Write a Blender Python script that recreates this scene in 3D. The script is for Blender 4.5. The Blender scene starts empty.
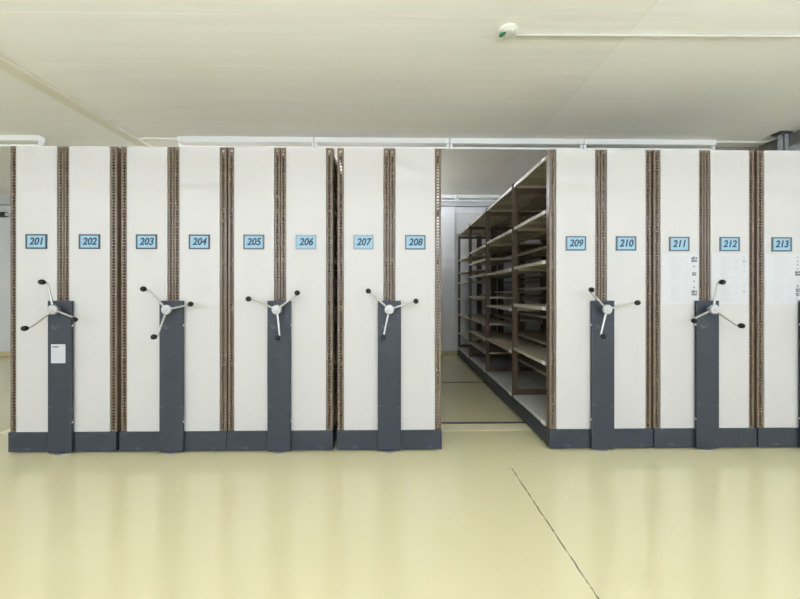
import bpy, bmesh, math, random
from mathutils import Vector, Matrix

random.seed(4)
sc = bpy.context.scene
COL = sc.collection
PI = math.pi

# ------------------------------------------------------------------ materials
def mat(name, color, rough=0.5, metal=0.0, spec=0.5, emit=None, estr=0.0):
    m = bpy.data.materials.new(name)
    m.use_nodes = True
    b = m.node_tree.nodes['Principled BSDF']
    b.inputs['Base Color'].default_value = (*color, 1)
    b.inputs['Roughness'].default_value = rough
    b.inputs['Metallic'].default_value = metal
    b.inputs['Specular IOR Level'].default_value = spec
    if emit:
        b.inputs['Emission Color'].default_value = (*emit, 1)
        b.inputs['Emission Strength'].default_value = estr
    return m

class NT:
    """small helper for wiring nodes"""
    def __init__(self, m):
        self.t = m.node_tree
        self.b = self.t.nodes['Principled BSDF']
    def n(self, kind, **kw):
        nd = self.t.nodes.new(kind)
        for k, v in kw.items():
            setattr(nd, k, v)
        return nd
    def l(self, a, b):
        self.t.links.new(a, b)
    def coords(self, scale=(1, 1, 1), which='Object'):
        tc = self.n('ShaderNodeTexCoord')
        mp = self.n('ShaderNodeMapping')
        mp.inputs['Scale'].default_value = scale
        self.l(tc.outputs[which], mp.inputs['Vector'])
        return mp.outputs['Vector']
    def noise(self, vec, scale, detail=4, rough=0.6):
        nd = self.n('ShaderNodeTexNoise')
        nd.inputs['Scale'].default_value = scale
        nd.inputs['Detail'].default_value = detail
        nd.inputs['Roughness'].default_value = rough
        self.l(vec, nd.inputs['Vector'])
        return nd.outputs['Fac']
    def ramp(self, fac, stops):
        r = self.n('ShaderNodeValToRGB')
        el = r.color_ramp.elements
        while len(el) < len(stops):
            el.new(0.5)
        for e, (p, c) in zip(el, stops):
            e.position = p
            e.color = (*c, 1) if len(c) == 3 else c
        self.l(fac, r.inputs['Fac'])
        return r.outputs['Color']
    def math(self, op, a, b=None, c=None):
        nd = self.n('ShaderNodeMath', operation=op)
        for i, v in enumerate((a, b, c)):
            if v is None:
                continue
            if isinstance(v, (int, float)):
                nd.inputs[i].default_value = v
            else:
                self.l(v, nd.inputs[i])
        return nd.outputs[0]
    def mix(self, fac, a, b):
        nd = self.n('ShaderNodeMix', data_type='RGBA')
        for sock, v in ((nd.inputs[0], fac), (nd.inputs[6], a), (nd.inputs[7], b)):
            if isinstance(v, (int, float)):
                sock.default_value = v
            elif isinstance(v, tuple):
                sock.default_value = (*v, 1)
            else:
                self.l(v, sock)
        return nd.outputs[2]
    def bump(self, h, strength, dist=0.01):
        nd = self.n('ShaderNodeBump')
        nd.inputs['Strength'].default_value = strength
        nd.inputs['Distance'].default_value = dist
        self.l(h, nd.inputs['Height'])
        self.l(nd.outputs['Normal'], self.b.inputs['Normal'])

def speckled(name, c0, c1, scale, rough, lo=0.35, hi=0.7, stretch=(1, 1, 1), **kw):
    m = mat(name, c0, rough, **kw)
    t = NT(m)
    f = t.noise(t.coords(stretch), scale, 6)
    t.l(t.ramp(f, [(lo, c0), (hi, c1)]), t.b.inputs['Base Color'])
    return m

M = {}
FLOOR_C = (0.73, 0.64, 0.335)
def floor_material():
    m = mat('floor_epoxy', FLOOR_C, 0.14, spec=0.75)
    t = NT(m)
    v = t.coords()
    big = t.noise(v, 0.9, 3)
    col = t.ramp(big, [(0.30, (0.665, 0.618, 0.385)), (0.72, (0.69, 0.64, 0.415))])
    # small dark specks and faint scuffs
    sp = t.noise(v, 34, 2)
    spm = t.ramp(sp, [(0.725, (0, 0, 0)), (0.76, (1, 1, 1))])
    col = t.mix(t.math('MULTIPLY', spm, 0.35), col, (0.42, 0.40, 0.28))
    # hairline crack running away from the racks
    sep = t.n('ShaderNodeSeparateXYZ')
    tc = t.n('ShaderNodeTexCoord')
    t.l(tc.outputs['Object'], sep.inputs[0])
    wob = t.math('MULTIPLY', t.math('SUBTRACT', t.noise(v, 9, 4), 0.5), 0.016)
    d = t.math('ABSOLUTE', t.math('SUBTRACT', t.math('ADD', sep.outputs['X'], wob), 0.757))
    width = t.math('MULTIPLY', t.ramp(t.noise(v, 17, 3), [(0.36, (0.25,) * 3), (0.56, (1,) * 3)]), 0.0042)
    line = t.math('LESS_THAN', d, width)
    ymask = t.math('LESS_THAN', sep.outputs['Y'], -0.27)
    col = t.mix(t.math('MULTIPLY', t.math('MULTIPLY', line, ymask), 0.85), col, (0.10, 0.10, 0.085))
    t.l(col, t.b.inputs['Base Color'])
    t.bump(t.noise(v, 1.6, 2), 0.06, 0.02)
    return m
M['floor'] = floor_material()

def ceiling_material():
    m = mat('ceiling_concrete', (0.74, 0.72, 0.63), 0.75, spec=0.25)
    t = NT(m)
    v = t.coords((0.25, 5.0, 1))
    st = t.noise(v, 2.6, 6, 0.65)
    col = t.ramp(st, [(0.30, (0.835, 0.82, 0.77)), (0.55, (0.86, 0.85, 0.805)), (0.75, (0.88, 0.875, 0.835))])
    blot = t.noise(t.coords((0.5, 0.8, 1)), 1.4, 4)
    col = t.mix(t.math('MULTIPLY', t.ramp(blot, [(0.4, (0,) * 3), (0.65, (1,) * 3)]), 0.35), col, (0.85, 0.86, 0.85))
    # shuttering board joints across the ceiling, some of them flaking pale
    sep = t.n('ShaderNodeSeparateXYZ')
    tc = t.n('ShaderNodeTexCoord')
    t.l(tc.outputs['Object'], sep.inputs[0])
    fr = t.math('FRACT', t.math('MULTIPLY', t.math('ADD', sep.outputs['Y'], 0.11), 2.0))
    dj = t.math('ABSOLUTE', t.math('SUBTRACT', fr, 0.5))
    jl = t.math('LESS_THAN', dj, 0.011)
    jm = t.math('MULTIPLY', jl, t.ramp(t.noise(t.coords((0.8, 9, 1)), 1.7, 4), [(0.44, (0,) * 3), (0.58, (0.9,) * 3)]))
    col = t.mix(jm, col, (0.93, 0.92, 0.88))
    # seam running front to back, right of centre
    wob = t.math('MULTIPLY', t.math('SUBTRACT', t.noise(t.coords(), 5, 3), 0.5), 0.012)
    xx = t.math('ADD', sep.outputs['X'], wob)
    ds = t.math('ABSOLUTE', t.math('SUBTRACT', xx, 1.54))
    col = t.mix(t.math('MULTIPLY', t.math('LESS_THAN', ds, 0.006), 0.20), col, (0.50, 0.48, 0.40))
    side = t.math('LESS_THAN', xx, 1.54)
    col = t.mix(t.math('MULTIPLY', t.math('SUBTRACT', 1.0, side), 0.6), col, (0.90, 0.905, 0.88))
    t.l(col, t.b.inputs['Base Color'])
    t.bump(st, 0.25, 0.012)
    return m
M['ceiling'] = ceiling_material()
M['wall'] = speckled('wall_paint', (0.74, 0.755, 0.79), (0.79, 0.80, 0.82), 1.3, 0.7)
M['pier'] = speckled('pier_paint', (0.80, 0.81, 0.84), (0.84, 0.85, 0.87), 1.3, 0.65)
M['base'] = speckled('baseboard_paint', (0.60, 0.53, 0.28), (0.66, 0.59, 0.33), 3, 0.5)
M['trimw'] = mat('trim_white', (0.78, 0.78, 0.74), 0.5)
M['beam'] = speckled('beam_paint', (0.55, 0.56, 0.57), (0.60, 0.61, 0.62), 3, 0.7)
M['strip'] = speckled('ceiling_strip', (0.70, 0.67, 0.56), (0.75, 0.72, 0.62), 5, 0.6)
M['rail'] = mat('rail_steel', (0.075, 0.085, 0.09), 0.45, 0.6)
M['fill'] = speckled('rail_screed', (0.76, 0.70, 0.47), (0.80, 0.74, 0.52), 6, 0.4)

M['panel'] = speckled('panel_enamel', (0.475, 0.466, 0.464), (0.49, 0.481, 0.479), 2.0, 0.42, spec=0.35)
M['post'] = speckled('post_brown', (0.112, 0.080, 0.055), (0.155, 0.115, 0.083), 12, 0.38, spec=0.5)
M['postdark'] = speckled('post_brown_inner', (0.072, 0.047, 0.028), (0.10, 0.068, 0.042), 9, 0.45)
def slate():
    m = mat('slate_enamel', (0.05, 0.06, 0.078), 0.42, spec=0.4)
    t = NT(m)
    v = t.coords()
    col = t.ramp(t.noise(v, 2.5, 4), [(0.3, (0.023, 0.030, 0.042)), (0.7, (0.029, 0.037, 0.051))])
    s = t.ramp(t.noise(t.coords((1.0, 1.0, 1.6)), 11, 9, 0.75), [(0.585, (0,) * 3), (0.68, (1,) * 3)])
    col = t.mix(t.math('MULTIPLY', s, 0.40), col, (0.16, 0.18, 0.21))
    t.l(col, t.b.inputs['Base Color'])
    return m
M['slate'] = slate()
M['shelf'] = speckled('shelf_enamel', (0.43, 0.385, 0.295), (0.50, 0.45, 0.35), 3.0, 0.38)
M['shelfbase'] = speckled('base_shelf_grey', (0.53, 0.53, 0.51), (0.58, 0.58, 0.56), 3.0, 0.45)
M['chrome'] = mat('crank_steel', (0.45, 0.45, 0.43), 0.28, 0.85)
M['hub'] = mat('hub_alloy', (0.42, 0.43, 0.44), 0.38, 0.45)
M['knob'] = mat('knob_plastic', (0.008, 0.008, 0.008), 0.35, spec=0.3)
M['screw'] = mat('screw_zinc', (0.75, 0.74, 0.68), 0.3, 0.7)
M['frame'] = mat('sign_frame', (0.028, 0.045, 0.062), 0.4)
M['framegrey'] = mat('sign_frame_grey', (0.22, 0.28, 0.33), 0.4)
M['framemid'] = mat('sign_frame_mid', (0.07, 0.10, 0.125), 0.4)
M['card'] = speckled('sign_card_blue', (0.215, 0.375, 0.50), (0.26, 0.425, 0.545), 30, 0.5)
M['ink'] = mat('sign_ink', (0.02, 0.05, 0.085), 0.6)
M['paper'] = mat('paper', (0.50, 0.505, 0.535), 0.7)
M['print'] = mat('print_grey', (0.43, 0.43, 0.46), 0.7)
M['printd'] = mat('print_dark', (0.13, 0.13, 0.14), 0.7)
M['printp'] = mat('print_violet', (0.36, 0.34, 0.42), 0.7)
M['tag'] = mat('tag_white', (0.78, 0.78, 0.76), 0.5)
M['lampw'] = mat('batten_white', (0.80, 0.81, 0.80), 0.4)
M['tube'] = mat('tube_glass', (0.86, 0.87, 0.86), 0.25)
M['lit'] = mat('tube_added_light', (1, 1, 1), 0.4, emit=(0.90, 0.965, 1.10), estr=138.0)  # tubes of the lamps added behind the camera
M['addedback'] = mat('tube_added_back', (1, 1, 1), 0.4, emit=(0.92, 0.97, 1.08), estr=128.0)  # tubes of the hidden lamps added for the aisle and back wall
M['galv'] = speckled('galvanised', (0.38, 0.41, 0.45), (0.55, 0.58, 0.62), 25, 0.4, metal=0.55)
M['galvdark'] = mat('bracket_dark', (0.06, 0.065, 0.07), 0.5, 0.3)
M['duct'] = speckled('duct_sheet', (0.24, 0.235, 0.21), (0.30, 0.295, 0.265), 9, 0.55, metal=0.2)
M['pvc'] = mat('conduit_pvc', (0.72, 0.72, 0.68), 0.45)
M['pvc2'] = mat('conduit_ceiling_white', (0.54, 0.54, 0.49), 0.5)
M['detector'] = mat('detector_white', (0.70, 0.71, 0.64), 0.4)
M['green'] = mat('detector_green', (0.03, 0.22, 0.09), 0.35)
M['rubber'] = mat('black_rubber', (0.018, 0.019, 0.018), 0.5)
M['pane'] = mat('added_window_glow', (0.9, 0.9, 0.9), 0.5, emit=(0.93, 0.97, 1.05), estr=0.9)  # glow of the unseen windows, added to light the room from the front

# ------------------------------------------------------------------ mesh helpers
def box(bm, x0, x1, y0, y1, z0, z1):
    v = [bm.verts.new((x, y, z)) for x in (x0, x1) for y in (y0, y1) for z in (z0, z1)]
    for f in ((0, 1, 3, 2), (4, 6, 7, 5), (0, 4, 5, 1), (2, 3, 7, 6), (0, 2, 6, 4), (1, 5, 7, 3)):
        bm.faces.new([v[i] for i in f])

def tube(bm, pts, r, seg=12, cap=True):
    """round bar along a polyline"""
    pts = [Vector(p) for p in pts]
    rings = []
    for i, p in enumerate(pts):
        if i == 0: d = pts[1] - p
        elif i == len(pts) - 1: d = p - pts[i - 1]
        else: d = (pts[i + 1] - p).normalized() + (p - pts[i - 1]).normalized()
        d.normalize()
        up = Vector((0, 0, 1)) if abs(d.z) < 0.9 else Vector((0, 1, 0))
        a = d.cross(up).normalized()
        b = d.cross(a).normalized()
        rad = r[i] if isinstance(r, (list, tuple)) else r
        rings.append([bm.verts.new(p + (a * math.cos(2 * PI * k / seg) + b * math.sin(2 * PI * k / seg)) * rad) for k in range(seg)])
    for r0, r1 in zip(rings, rings[1:]):
        for k in range(seg):
            bm.faces.new((r0[k], r0[(k + 1) % seg], r1[(k + 1) % seg], r1[k]))
    if cap:
        bm.faces.new(rings[0][::-1]); bm.faces.new(rings[-1])

def lathe(bm, prof, origin, axis='y', seg=24):
    """prof: (radius, distance along axis)"""
    o = Vector(origin)
    ax = {'y': (Vector((1, 0, 0)), Vector((0, 0, 1)), Vector((0, 1, 0))),
          'z': (Vector((1, 0, 0)), Vector((0, 1, 0)), Vector((0, 0, 1))),
          'x': (Vector((0, 1, 0)), Vector((0, 0, 1)), Vector((1, 0, 0)))}[axis]
    rings = []
    for r, h in prof:
        if r < 1e-6:
            rings.append([bm.verts.new(o + ax[2] * h)])
        else:
            rings.append([bm.verts.new(o + ax[2] * h + (ax[0] * math.cos(2 * PI * k / seg) + ax[1] * math.sin(2 * PI * k / seg)) * r) for k in range(seg)])
    for a, b in zip(rings, rings[1:]):
        for k in range(seg):
            k2 = (k + 1) % seg
            if len(a) == 1 and len(b) == 1: continue
            if len(a) == 1: bm.faces.new((a[0], b[k2], b[k]))
            elif len(b) == 1: bm.faces.new((a[k], a[k2], b[0]))
            else: bm.faces.new((a[k], a[k2], b[k2], b[k]))

def mesh(name, bm, material, bevel=0.0, smooth=False, segs=2):
    if bevel:
        bmesh.ops.bevel(bm, geom=list(bm.edges), offset=bevel, segments=segs, affect='EDGES', profile=0.5)
    bmesh.ops.recalc_face_normals(bm, faces=bm.faces)
    me = bpy.data.meshes.new(name)
    bm.to_mesh(me); bm.free()
    mats = material if isinstance(material, (list, tuple)) else [material]
    for m in mats: me.materials.append(m)
    if smooth:
        for p in me.polygons: p.use_smooth = True
        try: me.set_sharp_from_angle(angle=math.radians(38))
        except Exception: pass
    return me

CACHE = {}
def cached(key, fn):
    if key not in CACHE: CACHE[key] = fn()
    return CACHE[key]

def link(name, me, parent=None, loc=(0, 0, 0), rot=(0, 0, 0)):
    o = bpy.data.objects.new(name, me)
    COL.objects.link(o)
    o.location = loc; o.rotation_euler = rot
    if parent is not None: o.parent = parent
    return o

def boxmesh(name, dims, material, bevel=0.0):
    """box mesh from explicit bounds, cached on bounds"""
    def f():
        bm = bmesh.new(); box(bm, *dims)
        return mesh(name, bm, material, bevel)
    return cached((name, tuple(round(d, 4) for d in dims), material.name), f)

def tag(o, label, cat, group=None):
    o['label'] = label; o['category'] = cat
    if group: o['group'] = group
    return o

def thing(name, label, cat, loc=(0, 0, 0), group=None):
    return tag(link(name, None, None, loc), label, cat, group)

def structure(name, dims, material, bevel=0.0):
    o = link(name, boxmesh(name, dims, material, bevel))
    o['kind'] = 'structure'
    return o

# ------------------------------------------------------------------ room
XL, XR, YF, YB, ZC = -8.2, 5.9, -7.6, 3.84, 2.845
structure('floor', (XL - .2, XR + .2, YF - .2, YB + .2, -0.12, 0.0), M['floor'])
structure('ceiling', (XL - .2, XR + .2, YF - .2, YB + .2, ZC, ZC + 0.12), M['ceiling'])
structure('wall_back', (XL - .2, XR + .2, YB, YB + 0.2, 0.0, ZC), M['wall'])
structure('wall_left', (XL - .2, XL, YF, YB, 0.0, ZC), M['wall'])
structure('wall_right', (XR, XR + .2, YF, YB, 0.0, ZC), M['wall'])
# wall behind the camera, its openings hold windows added as a light source
WIN = [(-6.6, -4.2), (-3.2, -0.8), (0.4, 2.8), (3.4, 5.4)]
WZ0, WZ1 = 0.85, 2.45
bm = bmesh.new()
box(bm, XL - .2, XR + .2, YF - .2, YF, 0, WZ0)
box(bm, XL - .2, XR + .2, YF - .2, YF, WZ1, ZC)
xs = [XL - .2] + [v for w in WIN for v in w] + [XR + .2]
for a, b in zip(xs[0::2], xs[1::2]):
    box(bm, a, b, YF - .2, YF, WZ0, WZ1)
o = link('wall_front', mesh('wall_front', bm, M['wall'])); o['kind'] = 'structure'
for i, (a, b) in enumerate(WIN):
    bm = bmesh.new()
    t = 0.06
    box(bm, a, b, YF - .14, YF - .06, WZ0, WZ0 + t); box(bm, a, b, YF - .14, YF - .06, WZ1 - t, WZ1)
    box(bm, a, a + t, YF - .14, YF - .06, WZ0 + t, WZ1 - t); box(bm, b - t, b, YF - .14, YF - .06, WZ0 + t, WZ1 - t)
    box(bm, (a + b) / 2 - .03, (a + b) / 2 + .03, YF - .14, YF - .06, WZ0 + t, WZ1 - t)
    w = link('added_window_%d' % (i + 1), mesh('added_window', bm, M['trimw'])); w['kind'] = 'structure'
    link('pane', boxmesh('pane', (a + t, b - t, YF - .11, YF - .10, WZ0 + t, WZ1 - t), M['pane']), w)

structure('baseboard_back', (XL, XR, YB - 0.014, YB, 0.0, 0.085), M['base'], 0.002)
structure('baseboard_left', (XL, XL + .014, YF, YB - .014, 0.0, 0.085), M['base'], 0.002)
structure('baseboard_right', (XR - .014, XR, YF, YB - .014, 0.0, 0.085), M['base'], 0.002)
# pier on the back wall and the stepped band above it
structure('trim_1', (-0.2, 1.08, YB - 0.045, YB, 0.085, 2.665), M['pier'], 0.004)
structure('trim_2', (XL, XR, YB - 0.10, YB, 2.67, ZC), M['beam'], 0.004)
structure('trim_3', (1.08, XR, YB - 0.03, YB, 2.55, 2.60), M['trimw'], 0.003)
# cover strip on the ceiling, left
structure('trim_4', (-2.945, -2.82, YF, YB - .10, ZC - 0.034, ZC), M['strip'], 0.004)
# floor rails that the carriages roll on, and the paler screed along the first
for i, y in enumerate((0.51, 1.90)):
    structure('trim_%d' % (5 + i), (-3.2, 4.4, y, y + 0.032, -0.02, 0.004), M['rail'])
structure('trim_7', (-3.2, 4.4, 0.35, 0.505, -0.02, 0.002), M['fill'])

# ------------------------------------------------------------------ mobile shelving carriages
TOP, PL0, PL1 = 2.173, 0.012, 0.150
HB = 0.376            # half width of the plinth
POSTW = 0.042
LEN = 3.73
STN = [0.80, 1.79, 2.78, 3.70]   # frame stations behind the end panels
DEPTH = 0.374

def front_post_mesh():
    """folded steel post: perforated front flange and two side returns"""
    bm = bmesh.new()
    w, z0, z1 = POSTW - 0.002, PL1, TOP
    xs = [-w / 2, -0.0065, 0.0065, w / 2]
    pitch, hole = 0.0215, 0.0125
    n = int((z1 - z0 - 0.02) / pitch)
    zs = [z0]
    for k in range(n):
        a = z0 + 0.014 + k * pitch
        zs += [a, a + hole]
    zs.append(z1)
    g = [[bm.verts.new((x, 0, z)) for x in xs] for z in zs]
    for i in range(len(zs) - 1):
        for j in range(3):
            if j == 1 and i % 2 == 1: continue
            bm.faces.new((g[i][j], g[i][j + 1], g[i + 1][j + 1], g[i + 1][j]))
    for x in (-w / 2, w / 2):
        a = [bm.verts.new((x, y, z)) for y, z in ((0, z0), (0.045, z0), (0.045, z1), (0, z1))]
        bm.faces.new(a)
    bmesh.ops.remove_doubles(bm, verts=bm.verts, dist=1e-5)
    bmesh.ops.recalc_face_normals(bm, faces=bm.faces)
    bmesh.ops.solidify(bm, geom=list(bm.faces), thickness=0.0018)
    return mesh('upright_front', bm, M['post'])

def inner_post_mesh():
    bm = bmesh.new()
    box(bm, -0.019, 0.019, -0.020, -0.017, PL1 + .002, TOP - .004)
    box(bm, -0.019, 0.019, 0.017, 0.020, PL1 + .002, TOP - .004)
    box(bm, -0.002, 0.002, -0.017, 0.017, PL1 + .002, TOP - .004)
    return mesh('upright_inner', bm, M['postdark'])

def crossbar_mesh():
    bm = bmesh.new()
    L = DEPTH - 0.002 - 0.080
    box(bm, -L / 2, L / 2, -0.012, 0.012, -0.023, 0.023)
    return mesh('crossbar', bm, M['postdark'], 0.002)

def shelf_mesh(length, base=False):
    """folded tray shelf: deck, turned-down lips and a stiffening rib"""
    bm = bmesh.new()
    w = DEPTH - 0.008
    box(bm, -w / 2, w / 2, 0, length, -0.004, 0)
    for x in (-w / 2, w / 2 - 0.003):
        box(bm, x, x + 0.003, 0, length, -0.027, -0.004)
    for y in (0.0, length - 0.003):
        box(bm, -w / 2 + .003, w / 2 - .003, y, y + 0.003, -0.022, -0.004)
    for y in (length * .33, length * .66):
        box(bm, -w / 2 + .003, w / 2 - .003, y, y + 0.02, -0.012, -0.004)
    return mesh('shelf', bm, M['shelfbase'] if base else M['shelf'])

def numeral_mesh(text):
    cu = bpy.data.curves.new('numeral', 'FONT')
    cu.body = text
    cu.size = 0.070; cu.shear = 0.22; cu.resolution_u = 6
    cu.align_x = 'CENTER'; cu.align_y = 'CENTER'
    cu.extrude = 0.0006; cu.offset = 0.0022
    o = bpy.data.objects.new('numeral', cu)
    COL.objects.link(o)
    dg = bpy.context.evaluated_depsgraph_get()
    dg.update()
    me = bpy.data.meshes.new_from_object(o.evaluated_get(dg))
    bpy.data.objects.remove(o)
    me.materials.clear(); me.materials.append(M['ink'])
    return me

def sign(parent, x, text, frame, zc=1.496):
    yc = -0.009
    def fm():
        bm = bmesh.new()
        w, h, t = 0.0735, 0.0520, 0.0100
        box(bm, -w, w, -0.006, 0, h - t, h); box(bm, -w, w, -0.006, 0, -h, -h + t)
        box(bm, -w, -w + t, -0.006, 0, -h + t, h - t); box(bm, w - t, w, -0.006, 0, -h + t, h - t)
        return mesh('number_sign', bm, frame)
    s = link('number_sign', cached(('sign', frame.name), fm), parent, (x, yc, zc))
    if frame is not M['frame']: s['label'] = 'number sign with a pale grey frame' if frame is M['framegrey'] else 'number sign with a mid-grey frame'
    link('card', boxmesh('card', (-0.0640, 0.0640, -0.003, 0, -0.0425, 0.0425), M['card']), s)
    n = link('numeral', numeral_mesh(text), s, (0.0, -0.0037, 0.0), (PI / 2, 0, 0))
    n.scale = (0.92, 1.0, 1.0)
    return s

def notice(parent, x, icons, dark):
    icons = [(z, q * 1.25) for z, q in icons]
    """paper sheet fixed to the end panel: faint table of lines and a column of small symbols"""
    bm = bmesh.new(); box(bm, -0.136, 0.136, -0.0012, 0, -0.185, 0.185)
    p = link('notice', mesh('notice', bm, M['paper']), parent, (x, -0.0085, 1.235))
    p['label'] = 'white paper notice with faint text and small symbols'
    bm = bmesh.new()
    for z in [0.155 - 0.0165 * k for k in range(20)]:
        if abs(z + 0.02) < 0.014: continue
        a = -0.070 + random.uniform(-.004, .004)
        box(bm, a, a + random.uniform(0.05, 0.09), -0.0018, -0.0012, z, z + 0.0045)
        if random.random() < .6:
            box(bm, 0.035, 0.035 + random.uniform(0.01, 0.03), -0.0018, -0.0012, z, z + 0.004)
    link('printed_lines', mesh('printed_lines', bm, M['print']), p)
    bm = bmesh.new()
    for z, s in icons:
        if s > .0125:
            box(bm, 0.104 - s, 0.104 + s, -0.0018, -0.0012, z - s * .8, z - s * .15)
            box(bm, 0.104 - s, 0.104 + s * .2, -0.0018, -0.0012, z + s * .0, z + s * .8)
            box(bm, 0.104 + s * .45, 0.104 + s, -0.0018, -0.0012, z + s * .1, z + s * .9)
        else:
            box(bm, 0.104 - s, 0.104 + s * .5, -0.0018, -0.0012, z - s * .3, z + s * .3)
            box(bm, 0.104 - s * .2, 0.104 + s * .3, -0.0018, -0.0012, z - s, z - s * .35)
    link('symbols', mesh('symbols', bm, dark), p)

def crank(parent, x, ang):
    """three-armed hand crank: round hub on a short shaft, bent arms with ball grips"""
    ZH, RA, YA = 1.018, 0.192, -0.078
    def hub():
        bm = bmesh.new()
        lathe(bm, [(0.012, 0.047), (0.012, 0.012), (0.030, 0.010), (0.034, 0.004), (0.034, -0.009), (0.029, -0.015), (0.013, -0.016), (0.011, -0.020), (0, -0.021)], (0, 0, 0), 'y', 28)
        return mesh('crank', bm, M['hub'], smooth=True)
    c = link('crank', cached('crankhub', hub), parent, (x, YA, ZH))
    c['label'] = 'three-armed steel hand crank with black knobs'
    def arm():
        bm = bmesh.new()
        tube(bm, [(0.020, 0, 0), (RA * .55, -.004, 0), (RA - .022, -.008, 0), (RA - .008, -.012, 0), (RA, -.021, 0), (RA, -.034, 0)], [.0075, .007, .0065, .0065, .006, .006], 12)
        return mesh('arm', bm, M['chrome'], smooth=True)
    def knob():
        bm = bmesh.new()
        prof = [(0.008, 0.023)]
        for k in range(0, 13):
            a = PI * k / 12
            prof.append((max(0.0185 * math.sin(a) ** .8, 0.009 if k == 0 else 0.0), 0.021 * math.cos(a)))
        prof[-1] = (0, -0.021)
        lathe(bm, prof, (0, 0, 0), 'y', 20)
        return mesh('knob', bm, M['knob'], smooth=True)
    for k in range(3):
        a = math.radians(ang + 120 * k)
        link('arm', cached('crankarm', arm), c, (0, 0, 0), (0, -a, 0))
        link('knob', cached('crankknob', knob), c, (RA * math.cos(a), -0.046, RA * math.sin(a)))

LV_FULL = {0: [[2.150, 1.750, 1.378, 1.030, 0.620], [2.150, 1.745, 1.367, 0.985, 0.580],
               [2.150, 1.730, 1.560, 1.375, 1.080, 0.750, 0.565, 0.396], [2.150, 1.700, 1.480, 1.310, 1.03, 0.756, 0.430]],
           1: [[2.150, 1.900, 1.610, 1.290, 0.876, 0.703, 0.333], [2.150, 1.800, 1.600, 1.190, 0.900, 0.640, 0.333],
               [2.150, 1.750, 1.450, 1.150, 0.800, 0.480], [2.150, 1.750, 1.400, 1.100, 0.750, 0.430]]}
LV_PLAIN = [2.150, 1.750, 1.378, 1.030, 0.620]

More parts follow.
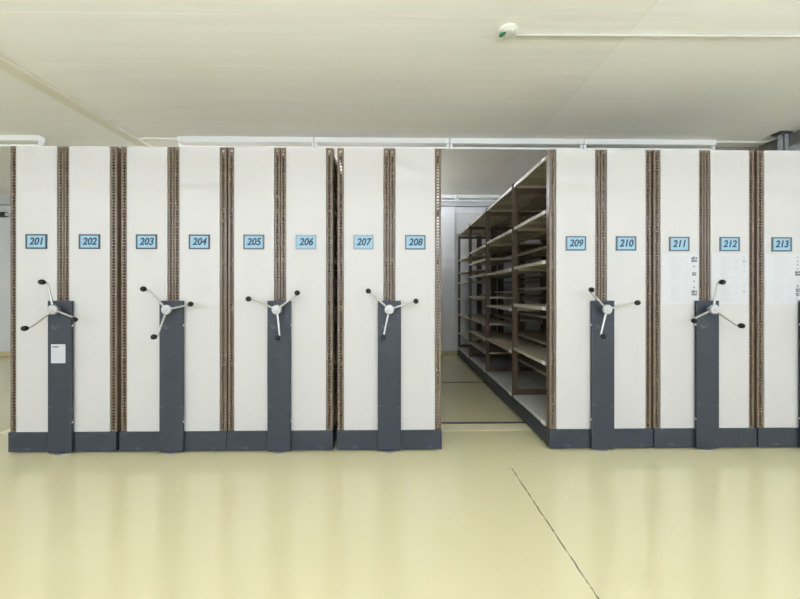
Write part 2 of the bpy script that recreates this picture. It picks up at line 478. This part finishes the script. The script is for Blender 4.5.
def carriage(cx, nums, ang, label, full=False, tags=False, frames=None, sticker=False, notices=(), dx=(0, 0), sz=1.496):
    root = thing('mobile_shelving_unit', label, 'shelving unit', (cx, 0, 0), 'mobile shelving units standing in a row')
    # plinth: front kick plate and long side rails
    def plinth():
        bm = bmesh.new()
        box(bm, -HB, HB, -0.014, 0.05, PL0, PL1)
        box(bm, -HB, -HB + .04, 0.05, LEN, PL0 + .01, PL1 - .012)
        box(bm, HB - .04, HB, 0.05, LEN, PL0 + .01, PL1 - .012)
        box(bm, -HB + .04, HB - .04, 0.05, LEN, PL0 + .05, PL1 - .03)
        return mesh('plinth', bm, M['slate'], 0.003)
    link('plinth', cached('plinth', plinth), root)
    # wheels on the rails
    def wheel():
        bm = bmesh.new()
        lathe(bm, [(0, -.012), (.036, -.012), (.041, -.010), (.041, .010), (.036, .012), (0, .012)], (0, 0, 0), 'x', 20)
        return mesh('wheel', bm, M['rail'], smooth=True)
    for wx in (-0.30, 0.30):
        for wy in (0.526, 1.916):
            link('wheel', cached('wheel', wheel), root, (wx, wy, 0.0455))
    # end panels
    for s in (-1, 1):
        p = link('end_panel', boxmesh('end_panel', (-0.1415, 0.1415, -0.008, 0.012, PL1, TOP), M['panel'], 0.0025), root, (s * 0.1845, 0, 0))
    # perforated front posts
    pm = cached('fpost', front_post_mesh)
    for x in (-0.3485, -0.0215, 0.0215, 0.3485):
        u = link('upright', pm, root, (x, 0.0, 0))
        if abs(x) > .1: u.scale = (1.24, 1, 1)
    # inner frames
    im = cached('ipost', inner_post_mesh)
    cm = cached('xbar', crossbar_mesh)
    for y in STN:
        for s in (-1, 1):
            for x in (0.0215, 0.354):
                link('upright', im, root, (s * x, y, 0))
            for z in (PL1 + .040, 2.100):
                link('crossbar', cm, root, (s * 0.188, y, z))
    # shelves
    ys = [0.048] + [y + .021 for y in STN]
    ye = [y - .021 for y in STN]
    for s in (0, 1):
        sx = (-1, 1)[s] * 0.188
        if full:
            for b in range(4):
                L = ye[b] - ys[b]
                for z in LV_FULL[s][b]:
                    sh = link('shelf', cached(('sh', round(L, 3)), lambda: shelf_mesh(L)), root, (sx, ys[b], z))
                    if tags and s == 0 and (b < 2 or (b == 2 and z < .6)):
                        link('label_holder', boxmesh('label_holder', (-0.003, 0.0, 0.0, 0.055, -0.028, 0.001), M['tag']), sh, (-DEPTH / 2 + .004, 0.03, 0.0))
                sh = link('base_shelf', cached(('bs', round(L, 3)), lambda: shelf_mesh(L, True)), root, (sx, ys[b], PL1 + .020))
                sh['label'] = 'grey bottom shelf'
                if tags and s == 0:
                    link('label_holder', boxmesh('label_holder', (-0.003, 0.0, 0.0, 0.07, -0.030, 0.002), M['tag']), sh, (-DEPTH / 2 + .004, 0.03, 0.0))
        else:
            L = LEN - .09
            for z in LV_PLAIN + [PL1 + .020]:
                link('shelf', cached(('shp', 1), lambda: shelf_mesh(L)), root, (sx, 0.050, z))
    # crank column
    CW, CT, CY = 0.0825, 1.078, -0.034
    def col():
        bm = bmesh.new()
        box(bm, -CW, CW, CY, -0.0145, PL0 + .001, CT)
        return mesh('crank_column', bm, M['slate'], 0.004)
    c = link('crank_column', cached('ccol', col), root)
    def scr():
        bm = bmesh.new()
        lathe(bm, [(0.0075, 0), (0.0075, 0.002), (0.004, 0.0045), (0, 0.005)], (0, 0, 0), 'x', 12)
        return mesh('screw', bm, M['screw'], smooth=True)
    sm = cached('screw', scr)
    for z in (0.905, 0.225):
        for s in (-1, 1):
            link('screw', sm, c, (s * CW, -0.025, z), (0, 0, 0 if s > 0 else PI))
    # foot disc showing beneath the column
    def foot():
        bm = bmesh.new()
        lathe(bm, [(0, .0), (.042, .0), (.045, .003), (.045, .008), (0, .008)], (0, 0, 0), 'z', 24)
        return mesh('foot', bm, M['hub'], smooth=True)
    link('foot', cached('foot', foot), root, (0, -0.008, 0.0))
    if sticker:
        st = link('sticker', boxmesh('sticker', (-0.049, 0.049, -0.001, 0, -0.066, 0.066), M['paper']), c, (-0.008, CY, 0.708))
        st['label'] = 'white printed sticker with small text'
        bm = bmesh.new()
        box(bm, -0.040, 0.004, -0.0016, -0.001, 0.043, 0.053)
        link('heading', mesh('heading', bm, M['printd']), st)
        bm = bmesh.new()
        for k in range(9):
            z = 0.030 - .0095 * k
            box(bm, -0.040, -0.040 + random.uniform(.02, .05), -0.0016, -0.001, z, z + .003)
            box(bm, 0.016, 0.016 + random.uniform(.01, .025), -0.0016, -0.001, z, z + .003)
        link('printed_lines', mesh('printed_lines', bm, M['print']), st)
    crank(root, 0.0, ang)
    frames = frames or ('frame', 'frame')
    for s, n, f, o in zip((-1, 1), nums, frames, dx):
        sign(root, s * 0.1855 + o, n, M[f], sz)
    for s, icons, dk in notices:
        notice(root, s * 0.1845, icons, M[dk])
    return root

IC1 = [(0.162, .006), (0.140, .017), (0.092, .008), (0.036, .012), (-0.015, .007), (-0.060, .008), (-0.085, .010), (-0.104, .016)]
IC2 = [(0.158, .007), (0.128, .011), (0.096, .007), (0.058, .008), (-0.045, .008), (-0.085, .009), (-0.094, .009)]
IC3 = [(0.160, .006), (0.132, .007), (0.104, .006), (0.076, .006), (0.040, .016), (-0.050, .009), (-0.082, .012), (-0.112, .011)]

carriage(-2.345, ('201', '202'), 100, 'mobile shelving unit with panels 201 and 202 and a white sticker on its crank column', sticker=True, dx=(.004, .003))
carriage(-1.572, ('203', '204'), 12, 'mobile shelving unit with panels 203 and 204, right of the one with the white sticker')
carriage(-0.817, ('205', '206'), 37, 'mobile shelving unit with panels 205 and 206, its lowest crank arm nearly vertical', frames=('framemid', 'framegrey'))
carriage(-0.037, ('207', '208'), 18, 'mobile shelving unit with panels 207 and 208, left side of the open aisle', frames=('framegrey', 'framemid'))
carriage(1.494, ('209', '210'), 14.5, 'mobile shelving unit with panels 209 and 210, its brown open shelves lining the aisle', full=True, tags=True, frames=('framemid', 'framemid'), dx=(0, -.005), sz=1.491)
carriage(2.255, ('211', '212'), 84, 'mobile shelving unit with panels 211 and 212 and a paper notice on both', full=True, frames=('framemid', 'framemid'), dx=(-.006, -.006), sz=1.488, notices=((-1, IC1, 'printd'), (1, IC2, 'printp')))
carriage(3.02, ('213', '214'), 94, 'mobile shelving unit with panel 213, cut off by the right edge of the photo', frames=('framemid', 'frame'), dx=(-.016, 0), sz=1.487, notices=((-1, IC3, 'printd'),))

# ------------------------------------------------------------------ ceiling fittings
BL = 1.497
def batten(x0, y, label, lit, group=None, drop=0.0):
    """bare-tube fluorescent batten: body, two lamp holders, tube"""
    root = thing('fluorescent_batten', label, 'ceiling light', (x0, y, ZC - drop), group)
    if drop:  # only the added low-hung battens have rods
        for x in (0.3, BL - 0.3):
            link('added_batten_rod', boxmesh('added_batten_rod', (-.004, .004, -.004, .004, 0, drop), M['lampw']), root, (x, 0, 0))
    link('housing', boxmesh('batten_housing', (0.004, BL - .004, -0.032, 0.032, -0.058, 0.0), M['lampw'], 0.004), root)
    for x in (0.004, BL - .034):
        link('lamp_holder', boxmesh('batten_holder', (0.0, 0.030, -0.016, 0.016, -0.118, -0.058), M['lampw'], 0.003), root, (x, 0, 0))
    def tb():
        bm = bmesh.new()
        tube(bm, [(0.034, 0, -0.100), (BL - .034, 0, -0.100)], 0.0135, 16)
        return mesh('batten_tube', bm, (M['tube'], M['lit'], M['addedback'])[int(lit)], smooth=True)
    link('tube', cached(('tube', int(lit)), tb), root)
    return root
YROW = 1.40
X0 = -2.385
where = ['whose left end is above the second unit', 'above the units left of the aisle', 'above the open aisle', 'at the right end of its row, above panel 211']
for k in range(4):
    batten(X0 + k * (BL + .002), YROW, 'unlit white fluorescent batten ' + where[k], False, 'fluorescent battens in a row above the shelving')
batten(-3.86 - BL, YROW, 'unlit white fluorescent batten at the far left, ending above panel 201', False, 'fluorescent battens in a row above the shelving')
# added lit rows behind the camera, unseen, to brighten panels and ceiling
for y in (-3.1, -5.4):
    for x in (-5.6, -3.2, -0.85, 1.4, 3.8):
        batten(x, y, 'added lit batten hung unseen behind the camera to brighten the room', True, 'added lit battens behind the camera', 0.85)
# added lit row, hidden over the back of the shelving, to brighten the aisle
for x in (-3.4, -1.10):
    batten(x, 2.95, 'added lit batten hidden over the back of the left shelving units', 2, 'added hidden battens over the back of the shelving')
batten(-0.40, 3.69, 'unlit fluorescent batten high on the back wall at the far end of the aisle', False, 'fluorescent battens along the back wall')
batten(-0.40 + BL + .002, 3.69, 'unlit fluorescent batten along the back wall, mostly hidden behind the aisle shelves', False, 'fluorescent battens along the back wall')

# conduits along the ceiling at both ends of the batten row
bm = bmesh.new()
tube(bm, [(-2.80, YROW, ZC - .012), (X0 - .01, YROW, ZC - .012)], 0.012, 10)
tag(link('cable_conduit', mesh('cable_conduit', bm, M['pvc'], smooth=True)), 'short pale conduit joining the left end of the batten row, above the panel numbered 203', 'conduit')
bm = bmesh.new()
xr = X0 + 4 * (BL + .002) + .01
tube(bm, [(xr, YROW, ZC - .012), (4.15, YROW, ZC - .012), (4.19, YROW - .02, ZC - .012), (4.205, YROW - .06, ZC - .012), (4.20, 1.31, ZC - .012)], 0.012, 10)
tag(link('cable_conduit', mesh('cable_conduit', bm, M['pvc'], smooth=True)), 'pale conduit above panel 212 that bends towards the corner bracket', 'conduit')

# smoke detector and its conduit
root = thing('smoke_detector', 'round white smoke detector with a green element on the ceiling', 'smoke detector', (0.736, -0.255, ZC))
bm = bmesh.new()
lathe(bm, [(0, 0), (.060, 0), (.062, -.006), (.058, -.014), (.052, -.017)], (0, 0, 0), 'z', 32)
link('base', mesh('detector_base', bm, M['detector'], smooth=True), root)
bm = bmesh.new()
lathe(bm, [(.050, -.012), (.050, -.020), (.044, -.027), (.030, -.030), (0, -.031)], (0.0, 0, 0), 'z', 28)
link('sensor_head', mesh('sensor_head', bm, M['detector'], smooth=True), root)
bm = bmesh.new()
prof = [(0.017 * math.sin(PI * k / 8), -.010 * math.cos(PI * k / 8)) for k in range(9)]
prof[0] = (0, -.010); prof[-1] = (0, .010)
lathe(bm, prof, (0, 0, 0), 'z', 16)
g = link('indicator', mesh('indicator', bm, M['green'], smooth=True), root, (-0.034, 0.0, -0.028), (0, 0, 0.5)); g['label'] = 'dark green indicator'
g.scale = (0.95, 1.7, 1)
bm = bmesh.new()
tube(bm, [(0.80, -0.226, ZC - .009), (4.9, -0.258, ZC - .009)], 0.009, 10)
tag(link('cable_conduit', mesh('cable_conduit', bm, M['pvc2'], smooth=True)), 'thin white conduit running right along the ceiling from the smoke detector', 'conduit')

# ventilation duct, hanger and cable tray at the right
bm = bmesh.new()
pts = [(3.74, 1.56), (4.27, 1.56), (4.27, 0.95), (5.2, 0.95), (5.2, 1.56), (XR - .02, 1.56), (XR - .02, 2.10), (3.74, 2.10)]
lo = [bm.verts.new((x, y, 2.70)) for x, y in pts]
hi = [bm.verts.new((x, y, ZC)) for x, y in pts]
bm.faces.new(lo[::-1]); bm.faces.new(hi)
for k in range(8):
    bm.faces.new((lo[k], lo[(k + 1) % 8], hi[(k + 1) % 8], hi[k]))
d = tag(link('ventilation_duct', mesh('ventilation_duct', bm, M['duct'], 0.005)), 'dull grey sheet duct under the ceiling above panels 212 and 213', 'duct')
link('flange', boxmesh('duct_flange', (4.25, 4.268, 1.30, 1.33, 2.69, ZC), M['duct']), d)
root = thing('cable_tray', 'galvanised cable tray on a channel hanger at the top right corner', 'cable tray', (4.13, 1.19, 0))
bm = bmesh.new()
box(bm, 0.07, 0.50, -0.5, 0.09, 2.62, 2.624)
box(bm, 0.07, 0.074, -0.5, 0.09, 2.624, 2.685)
box(bm, 0.496, 0.50, -0.5, 0.09, 2.624, 2.685)
link('tray', mesh('tray', bm, M['galv']), root)
bm = bmesh.new()
box(bm, 0.0, 0.066, 0.020, 0.024, 2.50, ZC - .02); box(bm, 0.0, 0.005, -0.024, 0.020, 2.50, ZC - .02); box(bm, 0.026, 0.066, -0.024, -0.020, 2.50, ZC - .02); box(bm, 0.062, 0.066, -0.020, 0.020, 2.50, ZC - .02)
link('hanger', mesh('hanger', bm, M['galv']), root)
b = link('bracket', boxmesh('hanger_bracket', (-0.05, 0.09, -0.05, 0.05, ZC - .02, ZC), M['galvdark'], 0.003), root); b['label'] = 'dark ceiling bracket'

# black hose on the back wall, far left
root = thing('wall_pipe', 'black pipe with a pale end fitting on the back wall at far left', 'pipe', (-6.74, YB - 0.06, 2.50))
bm = bmesh.new()
tube(bm, [(-1.1, 0, 0.0), (-0.06, 0, 0.0)], 0.045, 14)
link('hose', mesh('pipe_hose', bm, M['rubber'], smooth=True), root)
bm = bmesh.new()
tube(bm, [(-0.06, 0, 0), (-0.02, 0, 0)], 0.034, 14)
link('end_fitting', mesh('pipe_end', bm, M['pvc'], smooth=True), root)

# ------------------------------------------------------------------ camera, world, view
cam = bpy.data.cameras.new('camera')
cam.lens = 16.0; cam.sensor_width = 36.0; cam.sensor_fit = 'HORIZONTAL'
cam.shift_y = -7.5 / 800
co = bpy.data.objects.new('camera', cam)
COL.objects.link(co)
co.location = (0, -2.558, 1.14)
co.rotation_euler = (PI / 2, 0, -math.atan(0.0152))
sc.camera = co

w = bpy.data.worlds.new('world'); sc.world = w
w.use_nodes = True
w.node_tree.nodes['Background'].inputs['Color'].default_value = (0.8, 0.9, 1, 1)
w.node_tree.nodes['Background'].inputs['Strength'].default_value = 0.5

sc.view_settings.view_transform = 'Standard'
sc.view_settings.look = 'None'
sc.view_settings.gamma = 1.0
sc.view_settings.use_curve_mapping = False
sc.view_settings.exposure = 0.1
sc.cycles.use_denoising = True
sc.cycles.max_bounces = 10
sc.cycles.diffuse_bounces = 6
